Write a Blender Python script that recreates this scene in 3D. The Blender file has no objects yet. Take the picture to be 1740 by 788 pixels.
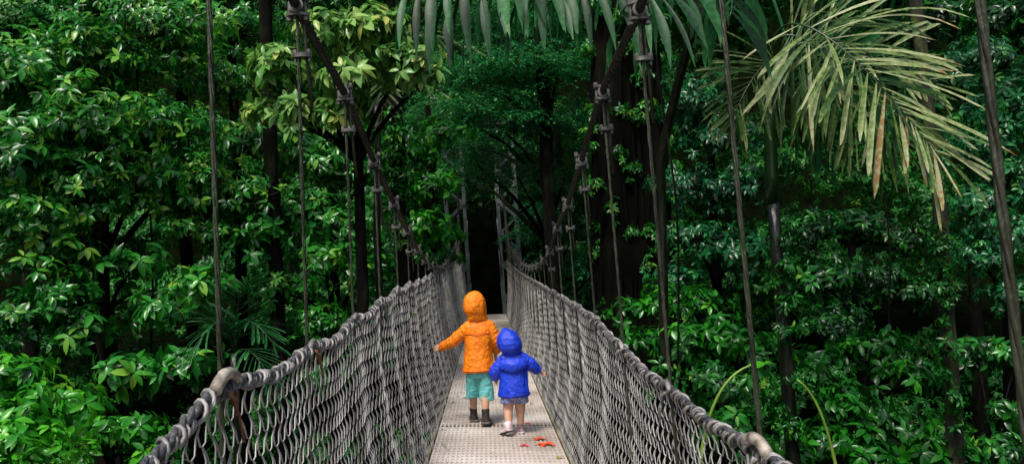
import bpy, math, random
import numpy as np
from mathutils import Vector, Matrix, noise
random.seed(7); RS = np.random.RandomState(11)
scn = bpy.context.scene; COL = scn.collection
R = math.radians

# ------------------------------------------------------------------ camera
F = 1300.0; PW, PH = 1740, 788
roll = R(3.5)
f_c = Vector((-45, -76, -F)).normalized()            # bridge axis (+Y) seen from the camera
z_c = Vector((-math.sin(roll), math.cos(roll), 0)); z_c = (z_c - f_c * z_c.dot(f_c)).normalized()
x_c = f_c.cross(z_c)
M = Matrix((x_c, f_c, z_c))                          # world = M @ camera vector
cam_d = bpy.data.cameras.new('camera'); cam = bpy.data.objects.new('camera', cam_d); COL.objects.link(cam)
cam.matrix_world = M.to_4x4()
cam_d.sensor_width = 36; cam_d.lens = 36 * F / PW; cam_d.clip_end = 2000; cam_d.clip_start = 0.05
scn.camera = cam

def at(px, py, Y):
    """survey helper: the point at distance Y along the bridge seen in this direction"""
    d = M @ Vector((px - PW / 2, PH / 2 - py, -F))
    return d * (Y / d.y)

# ------------------------------------------------------------------ materials
def nmat(name):
    m = bpy.data.materials.new(name); m.use_nodes = True
    nt = m.node_tree; b = nt.nodes['Principled BSDF']
    return m, nt, b
def ramp(nt, stops):
    r = nt.nodes.new('ShaderNodeValToRGB'); e = r.color_ramp.elements
    while len(e) < len(stops): e.new(0.5)
    for i, (p, c) in enumerate(stops): e[i].position = p; e[i].color = (*c, 1)
    return r
def noise_mat(name, stops, scale=5, rough=0.6, metal=0.0, bump=0.0, detail=5, dist=0.0, stretch=None, spec=0.5, bscale=None):
    m, nt, b = nmat(name)
    tc = nt.nodes.new('ShaderNodeTexCoord'); mp = nt.nodes.new('ShaderNodeMapping')
    nt.links.new(tc.outputs['Object'], mp.inputs[0])
    if stretch: mp.inputs['Scale'].default_value = stretch
    n = nt.nodes.new('ShaderNodeTexNoise'); n.inputs['Scale'].default_value = scale; n.inputs['Detail'].default_value = detail
    n.inputs['Distortion'].default_value = dist
    nt.links.new(mp.outputs[0], n.inputs['Vector'])
    r = ramp(nt, stops); nt.links.new(n.outputs['Fac'], r.inputs[0]); nt.links.new(r.outputs[0], b.inputs['Base Color'])
    b.inputs['Roughness'].default_value = rough; b.inputs['Metallic'].default_value = metal
    b.inputs['Specular IOR Level'].default_value = spec
    if bump:
        n2 = nt.nodes.new('ShaderNodeTexNoise'); n2.inputs['Scale'].default_value = bscale or scale * 3; n2.inputs['Detail'].default_value = 4
        nt.links.new(mp.outputs[0], n2.inputs['Vector'])
        bp = nt.nodes.new('ShaderNodeBump'); bp.inputs['Strength'].default_value = bump; bp.inputs['Distance'].default_value = 0.03
        nt.links.new(n2.outputs['Fac'], bp.inputs['Height']); nt.links.new(bp.outputs[0], b.inputs['Normal'])
    return m
def leaf_mat(name, stops, rough=0.3, trans=0.18, coat=0.0, spots=False, spec=0.5):
    m, nt, b = nmat(name)
    a = nt.nodes.new('ShaderNodeAttribute'); a.attribute_name = 'tint'
    fac = a.outputs['Fac']
    tc = nt.nodes.new('ShaderNodeTexCoord')
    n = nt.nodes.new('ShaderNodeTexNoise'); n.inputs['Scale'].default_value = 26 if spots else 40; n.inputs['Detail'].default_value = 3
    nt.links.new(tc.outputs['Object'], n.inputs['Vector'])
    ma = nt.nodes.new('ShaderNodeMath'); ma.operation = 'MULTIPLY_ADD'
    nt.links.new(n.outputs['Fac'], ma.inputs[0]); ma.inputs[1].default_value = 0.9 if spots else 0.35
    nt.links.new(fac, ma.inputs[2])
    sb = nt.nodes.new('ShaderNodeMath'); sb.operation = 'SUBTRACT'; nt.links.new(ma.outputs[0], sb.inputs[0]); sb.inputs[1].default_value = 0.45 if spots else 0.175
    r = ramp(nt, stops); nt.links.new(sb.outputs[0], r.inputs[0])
    nt.links.new(r.outputs[0], b.inputs['Base Color'])
    b.inputs['Roughness'].default_value = rough; b.inputs['Specular IOR Level'].default_value = spec
    if coat: b.inputs['Coat Weight'].default_value = coat; b.inputs['Coat Roughness'].default_value = 0.15
    if trans:
        t = nt.nodes.new('ShaderNodeBsdfTranslucent'); nt.links.new(r.outputs[0], t.inputs['Color'])
        mx = nt.nodes.new('ShaderNodeMixShader'); mx.inputs[0].default_value = trans
        out = nt.nodes['Material Output']
        nt.links.new(b.outputs[0], mx.inputs[1]); nt.links.new(t.outputs[0], mx.inputs[2]); nt.links.new(mx.outputs[0], out.inputs[0])
    return m

LM = {
 'mid':    leaf_mat('glossy_leaf', [(0, (0.004, 0.034, 0.005)), (0.4, (0.013, 0.15, 0.015)), (0.75, (0.04, 0.31, 0.027)), (1, (0.25, 0.52, 0.05))], 0.31, 0.35, coat=.14, spec=.5),
 'bright': leaf_mat('bright_leaf', [(0, (0.006, 0.08, 0.006)), (0.4, (0.025, 0.27, 0.012)), (0.8, (0.10, 0.50, 0.02)), (1, (0.22, 0.60, 0.04))], 0.31, 0.35, coat=.14, spec=.5),
 'yellow': leaf_mat('pale_leaf', [(0, (0.02, 0.10, 0.015)), (0.4, (0.10, 0.30, 0.05)), (0.8, (0.30, 0.52, 0.13)), (1, (0.60, 0.62, 0.15))], 0.36, 0.35, coat=.1, spec=.4),
 'fine':   leaf_mat('small_leaf', [(0, (0.004, 0.045, 0.014)), (0.4, (0.014, 0.16, 0.045)), (0.8, (0.05, 0.33, 0.08)), (1, (0.20, 0.50, 0.10))], 0.31, 0.35, coat=.14, spec=.5),
 'dark':   leaf_mat('shade_leaf', [(0, (0.004, 0.028, 0.005)), (0.5, (0.014, 0.13, 0.018)), (0.9, (0.04, 0.27, 0.035)), (1, (0.12, 0.34, 0.05))], 0.36, 0.35, spec=.35),  # leaf copy darkened in colour for the shaded jungle depths
 'palm':   leaf_mat('palm_blade', [(0, (0.002, 0.022, 0.005)), (0.5, (0.010, 0.10, 0.022)), (0.8, (0.045, 0.22, 0.06)), (1, (0.22, 0.40, 0.18))], 0.46, 0.2, spots=True, spec=.35),
 'dry':    leaf_mat('weathered_blade', [(0, (0.015, 0.05, 0.008)), (0.3, (0.06, 0.14, 0.025)), (0.58, (0.25, 0.33, 0.11)), (0.9, (0.52, 0.55, 0.32)), (1, (0.42, 0.26, 0.10))], 0.45, 0.3, spots=True, spec=.35),
}
m_bark = noise_mat('dark_bark', [(0.3, (0.0015, 0.0016, 0.0012)), (0.55, (0.006, 0.0055, 0.004)), (0.72, (0.012, 0.024, 0.005))], 9, 0.95, bump=0.9, stretch=(1, 1, .3), spec=.1)
m_palmstem = noise_mat('wet_palm_stem', [(0.35, (0.002, 0.003, 0.0015)), (0.6, (0.010, 0.011, 0.006)), (0.75, (0.03, 0.035, 0.02))], 8, 0.32, bump=.6, stretch=(1, 1, .25), spec=.6)  # paler noise patches are painted highlights; the wet gloss comes from roughness
m_moss = noise_mat('mossy_bark', [(0.35, (0.008, 0.008, 0.004)), (0.5, (0.016, 0.015, 0.006)), (0.68, (0.05, 0.075, 0.008))], 7, 0.9, bump=0.9, stretch=(1, 1, .5))
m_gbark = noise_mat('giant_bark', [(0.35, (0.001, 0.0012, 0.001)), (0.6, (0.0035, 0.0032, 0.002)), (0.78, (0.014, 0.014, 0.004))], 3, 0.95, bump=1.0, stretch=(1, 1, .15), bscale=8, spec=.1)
m_stem = noise_mat('green_stem', [(0.3, (0.004, 0.016, 0.004)), (0.7, (0.02, 0.07, 0.015))], 6, 0.3, stretch=(1, 1, .2))
m_petiole = noise_mat('petiole', [(0.3, (0.06, 0.16, 0.015)), (0.7, (0.22, 0.33, 0.05))], 4, 0.35)
m_soil = noise_mat('forest_floor', [(0.3, (0.0015, 0.002, 0.001)), (0.7, (0.004, 0.007, 0.002))], 2, 1.0, spec=0)  # near-black, so shade in the leaf gaps is put into the colour
m_twig = noise_mat('twig', [(0.3, (0.01, 0.012, 0.006)), (0.7, (0.03, 0.03, 0.015))], 10, 0.8)
m_steel = noise_mat('suspender_steel', [(0.3, (0.018, 0.022, 0.013)), (0.55, (0.052, 0.056, 0.036)), (0.75, (0.04, 0.065, 0.028))], 14, 0.5, 0.3, bump=0.4, stretch=(1, 1, .4))
m_cable = noise_mat('main_cable_steel', [(0.3, (0.010, 0.010, 0.008)), (0.7, (0.04, 0.035, 0.027))], 20, 0.6, 0.25, bump=0.4)
m_clamp = noise_mat('clamp_steel', [(0.35, (0.05, 0.05, 0.045)), (0.65, (0.24, 0.23, 0.21))], 30, 0.45, 0.5)
m_net = noise_mat('galvanised_wire', [(0.3, (0.17, 0.165, 0.155)), (0.7, (0.60, 0.58, 0.55))], 6, 0.45, 0.0)
m_rope = noise_mat('hand_cable', [(0.3, (0.035, 0.036, 0.042)), (0.7, (0.14, 0.14, 0.15))], 25, 0.6, 0.2, bump=0.5)
m_lash = noise_mat('lashing_wire', [(0.3, (0.08, 0.078, 0.082)), (0.7, (0.40, 0.38, 0.36))], 14, 0.55, 0.2)
m_sleeve = noise_mat('plastic_sleeve', [(0.35, (0.08, 0.06, 0.04)), (0.6, (0.46, 0.41, 0.34))], 30, 0.5)
m_rust = noise_mat('rusty_wire', [(0.3, (0.10, 0.04, 0.02)), (0.7, (0.30, 0.12, 0.06))], 30, 0.7)
m_deck = noise_mat('deck_grating', [(0.25, (0.34, 0.28, 0.24)), (0.5, (0.62, 0.54, 0.48)), (0.68, (0.82, 0.75, 0.69))], 1.6, 0.38, bump=0.2, bscale=60)
m_deckpan = noise_mat('deck_pan', [(0.25, (0.09, 0.065, 0.05)), (0.7, (0.20, 0.15, 0.12))], 3, 0.7)
m_edge = noise_mat('edge_angle', [(0.3, (0.12, 0.10, 0.05)), (0.7, (0.42, 0.38, 0.22))], 5, 0.6, 0.2)
m_beam = noise_mat('beam_steel', [(0.3, (0.03, 0.03, 0.03)), (0.7, (0.12, 0.12, 0.115))], 5, 0.6, 0.3)
m_tower = noise_mat('tower_steel', [(0.3, (0.09, 0.12, 0.12)), (0.7, (0.22, 0.26, 0.26))], 3, 0.5, 0.2)

# ------------------------------------------------------------------ mesh helpers
def link(name, me, mat, parent=None, smooth=True):
    o = bpy.data.objects.new(name, me); COL.objects.link(o)
    if mat: me.materials.append(mat)
    if smooth: me.polygons.foreach_set('use_smooth', [True] * len(me.polygons))
    if parent: o.parent = parent
    return o
class MB:
    def __init__(s): s.v = []; s.f = []
    def tube(s, pts, rad, n=8, cap=True, jit=0.0):
        pts = [Vector(p) for p in pts]
        if not hasattr(rad, '__len__'): rad = [rad] * len(pts)
        b = len(s.v); t0 = (pts[1] - pts[0]).normalized()
        u = t0.cross(Vector((0, 0, 1)));
        if u.length < 0.1: u = t0.cross(Vector((0, 1, 0)))
        u.normalize()
        for i, p in enumerate(pts):
            t = (pts[min(i + 1, len(pts) - 1)] - pts[max(i - 1, 0)]).normalized()
            u = (u - t * u.dot(t)).normalized(); w = t.cross(u)
            for k in range(n):
                a = 2 * math.pi * k / n; r = rad[i]
                if jit: r *= 1 + jit * noise.noise(Vector((math.cos(a) * 1.5, math.sin(a) * 1.5, i * .6)) + p * .5)
                s.v.append(tuple(p + (u * math.cos(a) + w * math.sin(a)) * r))
        for i in range(len(pts) - 1):
            for k in range(n):
                k2 = (k + 1) % n
                s.f.append((b + i * n + k, b + i * n + k2, b + (i + 1) * n + k2, b + (i + 1) * n + k))
        if cap:
            s.f.append(tuple(b + k for k in range(n - 1, -1, -1))); e = b + (len(pts) - 1) * n
            s.f.append(tuple(e + k for k in range(n)))
        return s
    def box(s, c, h, X=(1, 0, 0), Y=(0, 1, 0), Z=(0, 0, 1)):
        c = Vector(c); X, Y, Z = Vector(X) * h[0], Vector(Y) * h[1], Vector(Z) * h[2]; b = len(s.v)
        for sx in (-1, 1):
            for sy in (-1, 1):
                for sz in (-1, 1): s.v.append(tuple(c + X * sx + Y * sy + Z * sz))
        for q in ((0, 1, 3, 2), (4, 6, 7, 5), (0, 4, 5, 1), (2, 3, 7, 6), (0, 2, 6, 4), (1, 5, 7, 3)): s.f.append(tuple(b + i for i in q))
        return s
    def beam(s, p, q, w, d):
        p, q = Vector(p), Vector(q); Z = (q - p).normalized(); X = Z.cross(Vector((0, 1, 0))); X.normalize(); Y = Z.cross(X)
        return s.box((p + q) / 2, (w / 2, d / 2, (q - p).length / 2), X, Y, Z)
    def loft(s, rings, fold=0.0):
        """rings: (centre, rx, ry, X axis, Y axis), closed ends"""
        n = 36; b = len(s.v)
        for c, rx, ry, X, Y in rings:
            c = Vector(c); X = Vector(X); Y = Vector(Y)
            for k in range(n):
                a = 2 * math.pi * k / n
                f_ = 1 + fold * noise.noise(Vector((math.cos(a) * 2.6 + 7, math.sin(a) * 2.6, c.z * 5))) if fold else 1
                s.v.append(tuple(c + X * rx * f_ * math.cos(a) + Y * ry * f_ * math.sin(a)))
        m = len(rings)
        for i in range(m - 1):
            for k in range(n):
                k2 = (k + 1) % n; s.f.append((b + i * n + k, b + i * n + k2, b + (i + 1) * n + k2, b + (i + 1) * n + k))
        s.f.append(tuple(b + k for k in range(n - 1, -1, -1))); e = b + (m - 1) * n; s.f.append(tuple(e + k for k in range(n)))
        return s
    def ball(s, c, r, n=14):
        if not hasattr(r, '__len__'): r = (r, r, r)
        c = Vector(c); rings = []
        for i in range(n + 1):
            a = -math.pi / 2 + math.pi * i / n; k = max(math.cos(a), 0.02)
            rings.append((c + Vector((0, 0, r[2] * math.sin(a))), r[0] * k, r[1] * k, (1, 0, 0), (0, 1, 0)))
        return s.loft(rings)
    def cap(s, p, q, r0, r1, n=12):
        """tapered capsule"""
        p, q = Vector(p), Vector(q); t = (q - p).normalized(); pts = []; rad = []
        for i in range(5):
            a = math.pi / 2 * (1 - i / 4); pts.append(p - t * r0 * math.sin(a)); rad.append(max(r0 * math.cos(a), r0 * .05))
        for i in range(5):
            a = math.pi / 2 * (i / 4); pts.append(q + t * r1 * math.sin(a)); rad.append(max(r1 * math.cos(a), r1 * .05))
        return s.tube(pts, rad, n)
    def sleeve(s, p, q, r0, r1):
        p, q = Vector(p), Vector(q); m = 14; o = random.random() * 9; pts = [p.lerp(q, i / m) for i in range(m + 1)]
        return s.tube(pts, [(r0 + (r1 - r0) * i / m) * (1 + .09 * noise.noise(Vector((o, i * .9, 0))) + .03 * math.sin(i * 2.0)) for i in range(m + 1)], 14, True, .12)
    def build(s, name, mat, parent=None, smooth=True):
        me = bpy.data.meshes.new(name); me.from_pydata(s.v, [], s.f); me.update()
        return link(name, me, mat, parent, smooth)
def tag(o, label=None, cat=None, group=None, kind=None):
    if label: o['label'] = label
    if cat: o['category'] = cat
    if group: o['group'] = group
    if kind: o['kind'] = kind
    return o
def empty(name, loc=(0, 0, 0)):
    o = bpy.data.objects.new(name, None); COL.objects.link(o); o.location = loc; o.empty_display_size = .1
    bpy.context.view_layer.update()
    return o
def adopt(o, root):
    """parent a part built in world coordinates to its thing without moving it"""
    o.parent = root; o.matrix_parent_inverse = Matrix.Translation(-Vector(root.location)); return o
def quad_mesh(name, V, Fq, tint=None):
    me = bpy.data.meshes.new(name); nv, nf = len(V), len(Fq)
    me.vertices.add(nv); me.vertices.foreach_set('co', np.ascontiguousarray(V, dtype=np.float32).ravel())
    me.loops.add(nf * 4); me.loops.foreach_set('vertex_index', np.ascontiguousarray(Fq, dtype=np.int32).ravel())
    me.polygons.add(nf); me.polygons.foreach_set('loop_start', np.arange(nf, dtype=np.int32) * 4)
    me.update(calc_edges=True)
    if tint is not None:
        a = me.attributes.new('tint', 'FLOAT', 'POINT'); a.data.foreach_set('value', np.asarray(tint, dtype=np.float32))
    return me

# ------------------------------------------------------------------ leaves
def norm(a): return a / np.maximum(np.linalg.norm(a, axis=-1, keepdims=True), 1e-9)
def template(st, ws, droop, fold, wave=0.0):
    V = []; Fq = []
    for i, (t, w) in enumerate(zip(st, ws)):
        z = -droop * t * t
        V += [(t, -w, z + fold * w + wave * math.sin(i * 2.1)), (t, 0, z), (t, w, z + fold * w - wave * math.sin(i * 2.6))]
    for i in range(len(st) - 1):
        a = i * 3; Fq += [(a, a + 1, a + 4, a + 3), (a + 1, a + 2, a + 5, a + 4)]
    return np.array(V), np.array(Fq)
T_BROAD = template([0, .12, .4, .72, 1.0], [.01, .11, .22, .17, .004], .28, .35, .012)
T_MID = template([0, .22, .62, 1.0], [.015, .18, .2, .006], .25, .35)
T_SMALL = template([0, .5, 1.0], [.02, .24, .02], .15, .3)
class Leaves:
    def __init__(s): s.V = []; s.F = []; s.T = []; s.n = 0
    def add(s, tmpl, org, d, up, L, tint, W=1.0):
        tv, tf = tmpl; N = len(org)
        if N == 0: return
        d = norm(d); side = norm(np.cross(up, d)); u = np.cross(d, side)
        L = np.broadcast_to(np.asarray(L, float), (N,)); W = np.broadcast_to(np.asarray(W, float), (N,))
        V = org[:, None, :] + (tv[None, :, 0:1] * d[:, None] + tv[None, :, 1:2] * W[:, None, None] * side[:, None] + tv[None, :, 2:3] * u[:, None]) * L[:, None, None]
        Fq = tf[None] + (np.arange(N) * len(tv))[:, None, None] + s.n
        s.V.append(V.reshape(-1, 3)); s.F.append(Fq.reshape(-1, 4)); s.T.append(np.repeat(np.clip(tint, 0, 1), len(tv))); s.n += N * len(tv)
    def mesh(s, name): return quad_mesh(name, np.concatenate(s.V), np.concatenate(s.F), np.concatenate(s.T))

def clump(LV, c, r, kind='broad', leaf=.17, dens=1.0, flat=.62, tb=0.5, tv=0.22, twigs=None):
    """a bough: whorls of leaves over an uneven, flattened volume"""
    c = np.array(c); leaf = leaf * random.uniform(.75, 1.12)
    nw = int(dens * 150 * r * r / (leaf / .17) ** 1.6)
    if nw < 3: nw = 3
    v = norm(RS.normal(size=(nw, 3))); v[:, 2] = np.where(RS.rand(nw) < .7, np.abs(v[:, 2]), v[:, 2])
    ph = RS.rand(3) * 6
    lump = 1 + .28 * np.sin(v[:, 0] * 4 + ph[0]) * np.cos(v[:, 1] * 5 + ph[1]) + .2 * np.sin(v[:, 2] * 6 + ph[2])
    rad = r * (RS.rand(nw) ** .38) * lump
    P = c + v * rad[:, None] * np.array([1, 1, flat])
    ax = norm(v * np.array([1, 1, .5]) + np.array([0, 0, .35]) + RS.normal(size=(nw, 3)) * .25)
    if twigs is not None:
        for i in range(0, nw, 6):
            a = Vector(c + (P[i] - c) * .1); b = Vector(P[i]); m = (a + b) / 2 + Vector((0, 0, -.05 * r))
            twigs.tube([a, m, b], [.012 * r + .004, .008, .004], 4, False)
    if kind == 'spray':                                # leaves in two ranks along a drooping twig
        k = 12; L = leaf
        for j in range(k):
            sgn = 1 if j % 2 else -1; s_ = j / k
            hor = norm(ax * np.array([1, 1, 0]) + 1e-4); sd = np.cross(hor, [0, 0, 1.0])
            org = P + hor * (s_ * leaf * 4) + np.array([0, 0, -1.0]) * (s_ * s_ * leaf * 2.2)
            d = sd * sgn + hor * .7 + np.array([0, 0, -.35]) + RS.normal(size=(nw, 3)) * .3
            up = np.array([0, 0, 1.0]) + RS.normal(size=(nw, 3)) * .35
            LV.add(T_SMALL, org, d, up, L * RS.uniform(.7, 1.25, nw), tb + RS.normal(size=nw) * tv)
        return
    k = 7
    e1 = norm(np.cross(ax, RS.normal(size=(nw, 3)))); e2 = np.cross(ax, e1)
    base = RS.rand(nw) * 6.28; wt = RS.normal(size=nw) * tv * .7 + np.where(RS.rand(nw) < .035, .45, 0)
    T = T_BROAD if kind == 'broad' else T_MID
    for j in range(k):
        a = base + j * 2 * math.pi / k + RS.normal(size=nw) * .25
        rd = e1 * np.cos(a)[:, None] + e2 * np.sin(a)[:, None]
        d = rd + ax * RS.uniform(-.1, .6, nw)[:, None] + np.array([0, 0, -.38])
        up = ax + np.array([0, 0, .5]) + RS.normal(size=(nw, 3)) * .2
        org = P + rd * .01 - ax * (j % 3) * leaf * .18
        LV.add(T, org, d, up, leaf * RS.uniform(.6, 1.25, nw), tb + wt + RS.normal(size=nw) * tv * .6, RS.uniform(.8, 1.2, nw))

def trunk_pts(p0, p1, n=9, wob=.12):
    p0, p1 = Vector(p0), Vector(p1); o = Vector((random.random() * 9, random.random() * 9, 0)); out = []
    for i in range(n):
        t = i / (n - 1); w = Vector((noise.noise(o + Vector((t * 3, 0, 0))), noise.noise(o + Vector((0, t * 3, 5))), 0)) * wob
        out.append(p0.lerp(p1, t) + w * (1 if 0 < i else 0))
    return out

GZ = -9.0
def ground_z(x, y):
    """gorge floor at GZ, banks rising at both bridge ends and hills all round"""
    def ss(a, b, t): t = min(max((t - a) / (b - a), 0), 1); return t * t * (3 - 2 * t)
    z = GZ
    far = ss(12, 26.5, y) * (GZ * -1 - 1.42); near = ss(2, -4, y) if False else (1 - ss(-6, 1.0, y)) * (GZ * -1 - 1.42)
    z += max(far, near)
    z += max(0, y - 30) * .9 * ss(30, 38, y)
    z += max(0, abs(x) - 22) * .6 * ss(22, 34, abs(x))
    z = min(z, 60 + 3 * noise.noise(Vector((x * .02, y * .02, 0))))
    z += noise.noise(Vector((x * .3, y * .3, 1))) * .35 * ss(1.5, 5, abs(x))
    return z

def tree(name, label, cat, trunk, clumps, mat='mid', kind='broad', leaf=.13, tb=.5, tv=.22, dens=1.0, flat=.62, group=None, bark=None, boughs=True):
    """trunk: (base xy, top point, r0, r1) in world coordinates; clumps: (point, radius)"""
    (bx, by), top, r0, r1 = trunk
    base = Vector((bx, by, ground_z(bx, by) - .2)); root = empty(name, base)
    tag(root, label, cat, group)
    tm = MB(); top = Vector(top)
    pts = trunk_pts(base, top); n = len(pts)
    tm.tube(pts, [r0 + (r1 - r0) * i / (n - 1) for i in range(n)], 12, True, .35)
    if boughs:
        for c, r in clumps:
            c = Vector(c)
            i = min(range(n), key=lambda i: abs(pts[i].z - (c.z - .6 * (c - top).length * .5)))
            a = pts[i]; m = a.lerp(c, .5) + Vector((0, 0, .15 * (c - a).length * .5))
            tm.tube([a, a.lerp(m, .5) + Vector((0, 0, .05)), m, m.lerp(c, .5), c], [r1 * .8, r1 * .65, r1 * .5, r1 * .35, r1 * .2], 6, False)
    LV = Leaves(); tw = MB()
    for c, r in clumps: clump(LV, c, r, kind, leaf, dens, flat, tb + random.uniform(-.06, .06), tv, tw if leaf > .1 else None)
    o = tm.build('trunk', bark or m_bark); adopt(o, root)
    cr = link('crown', LV.mesh('crown'), LM[mat]); adopt(cr, root)
    if tw.v:
        t2 = tw.build('twigs', m_twig); t2.parent = cr; t2['kind'] = 'stuff'
    return root

def C(*a): return [(at(px, py, Y), r) for px, py, Y, r in a]
def G(px, py, Y): v = at(px, py, Y); return (v.x, v.y)

# ------------------------------------------------------------------ terrain
def grid_coords(a, b, near, far, step):
    out = []; v = a
    while v < b: out.append(v); v += step if near < v < far else step * 8
    out.append(b); return out
xs = grid_coords(-420, 420, -40, 40, 1.3); ys = grid_coords(-300, 520, -20, 60, 1.3)
tv_ = [(x, y, ground_z(x, y)) for y in ys for x in xs]; nx = len(xs)
tf_ = [(j * nx + i, j * nx + i + 1, (j + 1) * nx + i + 1, (j + 1) * nx + i) for j in range(len(ys) - 1) for i in range(nx - 1)]
me = bpy.data.meshes.new('ground'); me.from_pydata(tv_, [], tf_); me.update()
tag(link('ground', me, m_soil), kind='structure')
# footpath beyond the bridge, gateway shade put into its near-black colour
pb = MB(); pb.loft([((0, 26.2 + i * 1.2, -1.25 + i * .02), .6, .03, (1, 0, 0), (0, 0, 1)) for i in range(5)])
tag(pb.build('footpath', m_soil), kind='structure')

# ------------------------------------------------------------------ the bridge
def spline(tbl):
    xs_ = [t[0] for t in tbl]; ys_ = [t[1] for t in tbl]; n = len(tbl)
    d = [(ys_[i + 1] - ys_[i]) / (xs_[i + 1] - xs_[i]) for i in range(n - 1)]
    m = [d[0]] + [(d[i - 1] + d[i]) / 2 for i in range(1, n - 1)] + [d[-1]]
    def f(x):
        if x <= xs_[0]: return ys_[0] + m[0] * (x - xs_[0])
        if x >= xs_[-1]: return ys_[-1] + m[-1] * (x - xs_[-1])
        i = max(j for j in range(n - 1) if xs_[j] <= x); h = xs_[i + 1] - xs_[i]; t = (x - xs_[i]) / h
        return (2 * t**3 - 3 * t**2 + 1) * ys_[i] + (t**3 - 2 * t**2 + t) * h * m[i] + (-2 * t**3 + 3 * t**2) * ys_[i + 1] + (t**3 - t**2) * h * m[i + 1]
    return f
DL = spline([(-3, -.47), (6, -.47), (14, -.50), (26, -.52)]); DR = spline([(-3, .49), (6, .497), (14, .54), (26, .62)])
DZL = spline([(-3, -1.24), (6, -1.243), (14, -1.24), (26, -1.26)]); DZR = spline([(-3, -1.31), (6, -1.30), (14, -1.29), (26, -1.29)])
RZL = spline([(-1, -.30), (1.27, -.272), (1.77, -.21), (2.64, -.20), (3.51, -.152), (4.38, -.10), (5.25, -.045), (7, -.0), (9, .07), (13.7, .25), (18.7, .55), (25.8, .75)])
RZR = spline([(-1, -.46), (.9, -.45), (1.77, -.44), (2.64, -.42), (3.51, -.36), (4.38, -.27), (5.25, -.23), (6.45, -.19), (8.6, -.13), (16.5, .1), (25.8, .5)])
CZL = spline([(-3, 2.1), (.9, 1.33), (1.77, 1.14), (2.64, .975), (3.51, .88), (4.38, .70), (5.25, .545), (6.1, .41), (7, .285), (8, .2), (9.5, .14), (11.5, .17), (14, .38), (17, .62), (20, 1.0), (22.5, 1.75), (24.3, 2.8), (26, 4.3)])
CZR = spline([(-3, 2.0), (.9, 1.25), (1.77, 1.06), (2.64, .90), (3.51, .82), (4.38, .635), (5.25, .465), (6.1, .36), (7, .2), (8, .12), (9.5, .08), (11.5, .1), (14, .25), (17, .5), (20, .92), (22.5, 1.7), (24.3, 2.75), (26, 4.3)])
WR = spline([(-3, .62), (6, .61), (14, .66), (26, .74)])
def rail(s, Y):
    sag = .5 - .5 * math.cos(2 * math.pi * (Y - .03) / .87 + math.pi * 0)          # sag between the suspenders
    return Vector((s * WR(Y), Y, (RZL if s < 0 else RZR)(Y) - .022 * (.5 - .5 * math.cos(2 * math.pi * (Y - .9) / .87)) * (1.3 if s < 0 else .7)))
def dedge(s, Y): return Vector(((DL if s < 0 else DR)(Y), Y, (DZL if s < 0 else DZR)(Y)))
bridge = empty('suspension_bridge', (0, 26, -1.4))
tag(bridge, 'narrow hanging footbridge with metal grating deck and grey wire mesh sides across the forest gorge', 'bridge')
def part(mb, name, mat, parent=None, smooth=True):
    o = mb.build(name, mat, None, smooth)
    if parent is None: adopt(o, bridge)
    else: o.parent = parent; o.matrix_parent_inverse = Matrix.Translation(-Vector((0, 26, -1.4))) if parent is bridge else Matrix()
    return o
Y0, Y1 = -1.2, 26.0
# deck: cross bars and bearing bars of the grating, in real relief, over a thin dull pan
g = MB(); p_ = .084
n = int((Y1 - Y0) / p_)
for i in range(n):
    Y = Y0 + i * p_; a, b = dedge(-1, Y), dedge(1, Y); a.x += .012; b.x -= .012
    
    d = (b - a); X = d.normalized(); Z = Vector((-X.z, 0, X.x))
    if i % 22 == 5: continue
    wob = .0035 * noise.noise(Vector((Y * 1.7, 0, 0)))
    g.box((a + b) / 2 + Vector((0, 0, wob)), (d.length / 2, .021, .008), X, (0, 1, 0), Z)
seam = set()
for k in range(29):
    t = (k + .5) / 29
    pts = [dedge(-1, Y0 + j * .9).lerp(dedge(1, Y0 + j * .9), t) + Vector((0, 0, .0025)) for j in range(int((Y1 - Y0) / .9) + 1)]
    for q, r_ in zip(pts[:-1], pts[1:]):
        g.box((q + r_) / 2, (.0078, (r_ - q).length / 2 - .008, .0075), (1, 0, 0), (r_ - q).normalized())
part(g, 'deck_grating', m_deck, smooth=False)
g = MB()
for j in range(int((Y1 - Y0) / .9) + 1):
    ya, yb = Y0 + j * .9, min(Y0 + j * .9 + .89, Y1)
    b0 = len(g.v)
    for q in (dedge(-1, ya), dedge(1, ya), dedge(1, yb), dedge(-1, yb)): g.v.append(tuple(q + Vector((0, 0, -.016))))
    g.f.append((b0, b0 + 1, b0 + 2, b0 + 3))
part(g, 'deck_pan', m_deckpan, smooth=False)
for s in (-1, 1):
    g = MB()
    ysb = [Y0 + j * .9 for j in range(int((Y1 - Y0) / .9) + 1)]
    for a, b in zip(ysb[:-1], ysb[1:]):
        q, r_ = dedge(s, a), dedge(s, b)
        g.box((q + r_) / 2 + Vector((s * .012, 0, -.01)), (.011, (r_ - q).length / 2, .028), (1, 0, 0), (r_ - q).normalized())
    part(g, 'edge_angle', m_edge, smooth=False)
SUS = [.03 + .87 * k for k in range(0, 30)]; SUS[1] = .872
for Y in SUS:                                      # cross beams below the deck, one at each pair of suspenders
    g = MB(); a = Vector((-.66 - .04, Y, DZL(Y) - .075)); b = Vector((.66 + .06, Y, DZR(Y) - .075))
    g.beam(a, b, .05, .05); part(g, 'cross_beam', m_beam, smooth=False)

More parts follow.
